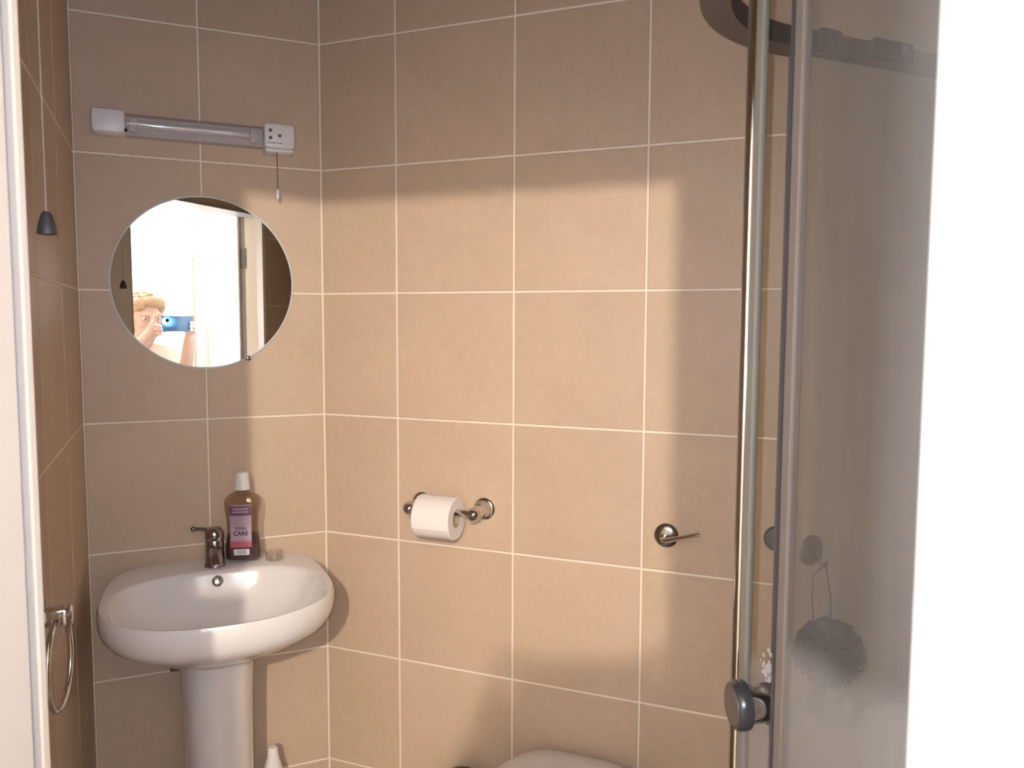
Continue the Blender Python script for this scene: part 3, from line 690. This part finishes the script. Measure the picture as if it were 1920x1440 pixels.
bm = bmesh.new(); loft(bm, [r2(LID, .449), r2(dshape(.135, .181, .032, .478), .455), r2(dshape(.133, .179, .034, .476), .472), r2(dshape(.124, .170, .056, .466), .480), r2(dshape(.10, .14, .085, .44), .4825)]); fin('lid', bm, M['seat'], to, 50)
for sx in (-.075, .075):
    bm = bmesh.new(); tube2(bm, [(sx-.018, .026, .445), (sx+.018, .026, .445)], .009); fin('hinge', bm, M['chrome'], to, 50)

# black canister and white toilet brush on the floor
cn = empty('waste_bin', 'slim black bin with rounded lid on the floor left of the toilet', 'bin', loc=p2(.425, .10, 0))
bm = bmesh.new(); lathe(bm, [(.048, 0), (.052, .004), (.052, .372), (.050, .374)], 36); fin('bin_body', bm, M['black'], cn, 40)
bm = bmesh.new(); lathe(bm, [(.0535, .374), (.0535, .382), (.050, .394), (.036, .404), (.0, .408)], 36, cap1=False); fin('bin_lid', bm, M['black'], cn, 40)
tb = empty('toilet_brush', 'white toilet brush in its holder on the floor beside the pedestal', 'toilet brush', loc=(-.150, -.085, 0))
bm = bmesh.new(); lathe(bm, [(.045, 0), (.047, .004), (.045, .18), (.041, .18), (.041, .02), (.0, .02)], 32, cap1=False); fin('brush_holder', bm, M['plastic'], tb, 40)
bm = bmesh.new(); lathe(bm, [(.030, .03), (.034, .05), (.034, .11), (.020, .125)], 24); fin('brush_head', bm, M['plastic'], tb, 50)
bm = bmesh.new(); lathe(bm, [(.012, .12), (.018, .20), (.030, .30), (.027, .335), (.019, .365), (.0135, .385), (.0125, .402), (.010, .407), (.0, .408)], 28, cap1=False); fin('brush_handle', bm, M['plastic'], tb, 50)

# ------------------------------------------------------------------ photographer and phone
ph = empty('mobile_phone', 'blue mobile phone held sideways with its flash lit, seen in the mirror', 'phone')
pm = Matrix((RT, UP, -FW)).transposed().to_4x4(); pm.translation = CAM - FW*.0035
ph.matrix_world = pm
bm = bmesh.new(); box(bm, (-.026, -.052, .001), (.122, .020, .009), .003); fin('phone_body', bm, M['phone'], ph, 40)
bm = bmesh.new(); box(bm, (-.024, -.050, .0088), (.120, .018, .0094)); fin('screen', bm, M['lens'], ph)
bm = bmesh.new(); lathe(bm, [(.0085, 0), (.0085, .0012)], 24, Matrix.Translation((0, 0, .0002))); fin('camera_lens', bm, M['lens'], ph)
for dx in (-.0015, .0085):
    bm = bmesh.new(); lathe(bm, [(.0040, -.0004), (.0040, .0010)], 16, Matrix.Translation((-.0165+.0*dx, dx-.004, .0004))); fin('flash_light', bm, M['flash'], ph)

def capsule(bm, a, b, ra, rb, sx=1.0):
    t = bmesh.new()
    for p, r in ((a, ra), (b, rb)):
        bmesh.ops.create_icosphere(t, subdivisions=2, radius=r, matrix=Matrix.Translation(Vector(p)))
    h = bmesh.ops.convex_hull(t, input=t.verts[:])
    bmesh.ops.delete(t, geom=list({g for g in h['geom_interior'] if isinstance(g, bmesh.types.BMVert)}), context='VERTS')
    me = bpy.data.meshes.new('t'); t.to_mesh(me); t.free(); bm.from_mesh(me); bpy.data.meshes.remove(me)
def chain(bm, pts, rs):
    for i in range(len(pts)-1): capsule(bm, pts[i], pts[i+1], rs[i], rs[i+1])
def ell(bm, c, r, rot=None):
    mm = Matrix.Translation(Vector(c)) @ (rot.to_4x4() if rot else Matrix.Identity(4)) @ Matrix.Diagonal((*r, 1))
    bmesh.ops.create_icosphere(bm, subdivisions=3, radius=1, matrix=mm)
def remesh(name, bm, mt, parent, vox, smooth_it=3):
    me = bpy.data.meshes.new(name); bm.to_mesh(me); bm.free()
    o = bpy.data.objects.new(name, me); col.objects.link(o)
    md = o.modifiers.new('r', 'REMESH'); md.mode = 'VOXEL'; md.voxel_size = vox
    sm = o.modifiers.new('s', 'SMOOTH'); sm.iterations = smooth_it; sm.factor = .5
    dg = bpy.context.evaluated_depsgraph_get(); m2 = bpy.data.meshes.new_from_object(o.evaluated_get(dg))
    bpy.data.objects.remove(o); m2.materials.clear(); m2.name = name
    return link(name, m2, mt, parent, smooth=180)
# body axes
PC = Vector((-.54, -2.40, 0)); ba = math.radians(12)
bf = Vector((math.sin(ba), math.cos(ba), 0)); br = Vector((bf.y, -bf.x, 0))
def B(r, f, z): return PC + br*r + bf*f + Vector((0, 0, z))
HC = Vector((-.455, -2.315, 1.440))                       # head centre
hr = Matrix((RT, FW, UP)).transposed()                    # head faces where the phone points
def H(x, y, z): return HC + RT*x + FW*y + UP*z
per = empty('person', 'person in a white top holding up a phone in the doorway, seen in the mirror', 'person', loc=B(0, 0, 0))
def pfin(name, bm, mt, vox, it=3, parent=None):
    for v in bm.verts: v.co -= per.location
    return remesh(name, bm, mt, parent or per, vox, it)
def phn(x, y, z): return pm @ Vector((x, y, z))
SHL, SHR = B(-.175, .0, 1.245), B(.165, .03, 1.245)
WL, WR = phn(-.055, -.065, .045), phn(.128, -.085, .045)   # wrists
EL, ER = B(-.235, .10, 1.03), B(.215, .12, 1.02)
bm = bmesh.new()
# torso, neck, head
chain(bm, [B(0, 0, .86), B(0, .0, 1.0), B(0, .005, 1.14), B(0, .0, 1.22)], [.115, .11, .12, .10])
for s in (-1, 1):
    capsule(bm, B(s*.07, 0, .84), B(s*.075, 0, 1.18), .095, .095)
    chain(bm, [B(s*.085, 0, .82), B(s*.09, .01, .46), B(s*.092, -.005, .09)], [.088, .058, .040])
    chain(bm, [B(s*.092, -.02, .04), B(s*.10, .14, .028)], [.038, .026])
chain(bm, [SHL, B(-.08, 0, 1.27), B(.02, 0, 1.28), B(.08, .01, 1.27), SHR], [.062, .06, .06, .06, .062])
chain(bm, [B(.01, 0, 1.26), HC-UP*.09-FW*.015], [.058, .052])
ell(bm, HC+UP*.025-FW*.012, (.074, .092, .088), hr); ell(bm, H(0, .022, -.045), (.056, .066, .066), hr)
capsule(bm, H(0, .070, -.090), H(0, .060, -.080), .020, .026)                       # chin
capsule(bm, H(0, .082, .020), H(0, .098, -.020), .009, .014)                        # nose
for s in (-1, 1):
    capsule(bm, H(s*.012, .080, .028), H(s*.046, .066, .024), .010, .009)          # brow
    ell(bm, H(s*.040, .055, -.022), (.022, .022, .02), hr)                         # cheeks
    ell(bm, H(s*.076, -.005, -.005), (.010, .020, .032), hr)                       # ears
# arms and hands
for S, E, W, s in ((SHL, EL, WL, -1), (SHR, ER, WR, 1)):
    chain(bm, [S, S*.45+E*.55, E], [.052, .046, .040]); chain(bm, [E, E*.6+W*.4, W], [.040, .036, .027])
# left hand: palm behind the short end, thumb on the screen side, fingers round the edge
def hand(W, k, fingers, thumb):
    capsule(bm, W, k[0], .024, .018); capsule(bm, W, k[1], .024, .018); capsule(bm, k[0], k[1], .018, .017); capsule(bm, (Vector(W)+k[0])/2, (Vector(W)+k[1])/2, .022, .022)
    for f, r in fingers: chain(bm, f, [r, r*.95, r*.9, r*.82][:len(f)])
    chain(bm, thumb, [.0125, .0115, .010, .0085][:len(thumb)])
hand(WL, [phn(-.046, -.018, .032), phn(-.038, -.062, .030)],
     [([phn(-.046, -.012, .030), phn(-.045, .016, .026), phn(-.036, .027, .012), phn(-.024, .0285, .006)], .0082),
      ([phn(-.048, -.026, .030), phn(-.050, -.022, .010), phn(-.040, -.026, -.006), phn(-.032, -.028, -.007)], .0082),
      ([phn(-.046, -.044, .030), phn(-.047, -.042, .010), phn(-.037, -.043, -.006), phn(-.030, -.044, -.007)], .0080),
      ([phn(-.042, -.060, .030), phn(-.040, -.064, .010), phn(-.030, -.061, -.005), phn(-.024, -.060, -.006)], .0072)],
     [phn(-.048, -.055, .036), phn(-.024, -.058, .034), phn(-.004, -.048, .024), phn(.012, -.040, .018)])
hand(WR, [phn(.140, -.024, .032), phn(.136, -.066, .034)],
     [([phn(.140, -.016, .030), phn(.138, .014, .026), phn(.128, .027, .012), phn(.112, .0285, .006)], .0085),
      ([phn(.142, -.030, .030), phn(.145, -.020, .010), phn(.130, -.012, -.007), phn(.108, -.010, -.0085)], .0085),
      ([phn(.142, -.046, .030), phn(.144, -.038, .010), phn(.130, -.030, -.007), phn(.106, -.028, -.0085)], .0082),
      ([phn(.138, -.062, .030), phn(.139, -.056, .010), phn(.126, -.048, -.007), phn(.108, -.046, -.0085)], .0074)],
     [phn(.132, -.064, .038), phn(.112, -.060, .034), phn(.096, -.050, .024), phn(.084, -.042, .018)])
body = pfin('body', bm, M['skin'], .0042, 3)
for s in (-1, 1):
    bm = bmesh.new(); bmesh.ops.create_uvsphere(bm, u_segments=16, v_segments=10, radius=.0120, matrix=Matrix.Translation(H(s*.031, .0690, .008)-per.location) @ Matrix.Diagonal((1, 1, .62, 1))); e = fin('eye', bm, M['eye'], per, 80)
    bm = bmesh.new(); bmesh.ops.create_uvsphere(bm, u_segments=12, v_segments=8, radius=.0052, matrix=Matrix.Translation(H(s*.031, .0772, .008)-per.location)); fin('iris', bm, M['iris'], e, 80)
bm = bmesh.new(); ell(bm, H(0, .0835, -.055)-per.location, (.021, .006, .006), hr); fin('mouth', bm, M['lip'], per, 80)
bm = bmesh.new()
ell(bm, HC+UP*.036-FW*.026, (.083, .092, .088), hr)
for s in (-1, 1): chain(bm, [H(s*.070, -.02, .04), H(s*.078, -.035, -.02), H(s*.070, -.05, -.075)], [.026, .026, .020])
ell(bm, H(.015, .045, .083), (.062, .046, .030), hr); ell(bm, H(-.045, .03, .07), (.035, .05, .035), hr); ell(bm, H(.055, .02, .062), (.03, .05, .038), hr); ell(bm, H(0, -.062, -.03), (.07, .04, .06), hr)
for i in range(60):
    a = random.uniform(0, 2*PI); zz = random.uniform(.15, 1); q = math.sqrt(1-zz*zz)
    if math.sin(a)*q > .75: continue
    c = Vector((q*math.cos(a)*.082, q*math.sin(a)*.092-.026, zz*.088+.036)); d2 = Vector((random.gauss(0, .014), random.gauss(0, .014), random.uniform(-.02, .006)))
    capsule(bm, H(*c), H(*(c*1.06+d2)), .012, .007)
pfin('hair', bm, M['hair'], .0045, 1)
bm = bmesh.new()
chain(bm, [B(0, 0, 1.06), B(0, .005, 1.14), B(0, .0, 1.225)], [.128, .136, .112])
for s in (-1, 1): capsule(bm, B(s*.07, 0, 1.05), B(s*.076, 0, 1.185), .110, .108)
chain(bm, [SHL, B(-.08, 0, 1.268), B(.02, 0, 1.272), B(.08, .01, 1.268), SHR], [.072, .068, .066, .068, .072])
for S, E in ((SHL, EL), (SHR, ER)): capsule(bm, S, S*.4+E*.6, .066, .060)
pfin('top', bm, M['shirt'], .007, 3)
bm = bmesh.new()
chain(bm, [B(0, 0, .86), B(0, 0, .96), B(0, .0, 1.07)], [.132, .126, .128])
for s in (-1, 1):
    capsule(bm, B(s*.07, 0, .84), B(s*.072, 0, 1.06), .112, .108)
    chain(bm, [B(s*.088, 0, .83), B(s*.09, .01, .46), B(s*.092, -.005, .10)], [.104, .076, .060])
pfin('trousers', bm, M['navy'], .008, 3)
for s in (-1, 1):
    bm = bmesh.new(); chain(bm, [B(s*.092, -.03, .045), B(s*.098, .07, .04), B(s*.10, .15, .034)], [.043, .042, .032]); capsule(bm, B(s*.092, -.035, .02), B(s*.10, .155, .02), .018, .018)
    pfin('shoe', bm, M['shoe'], .007, 2)
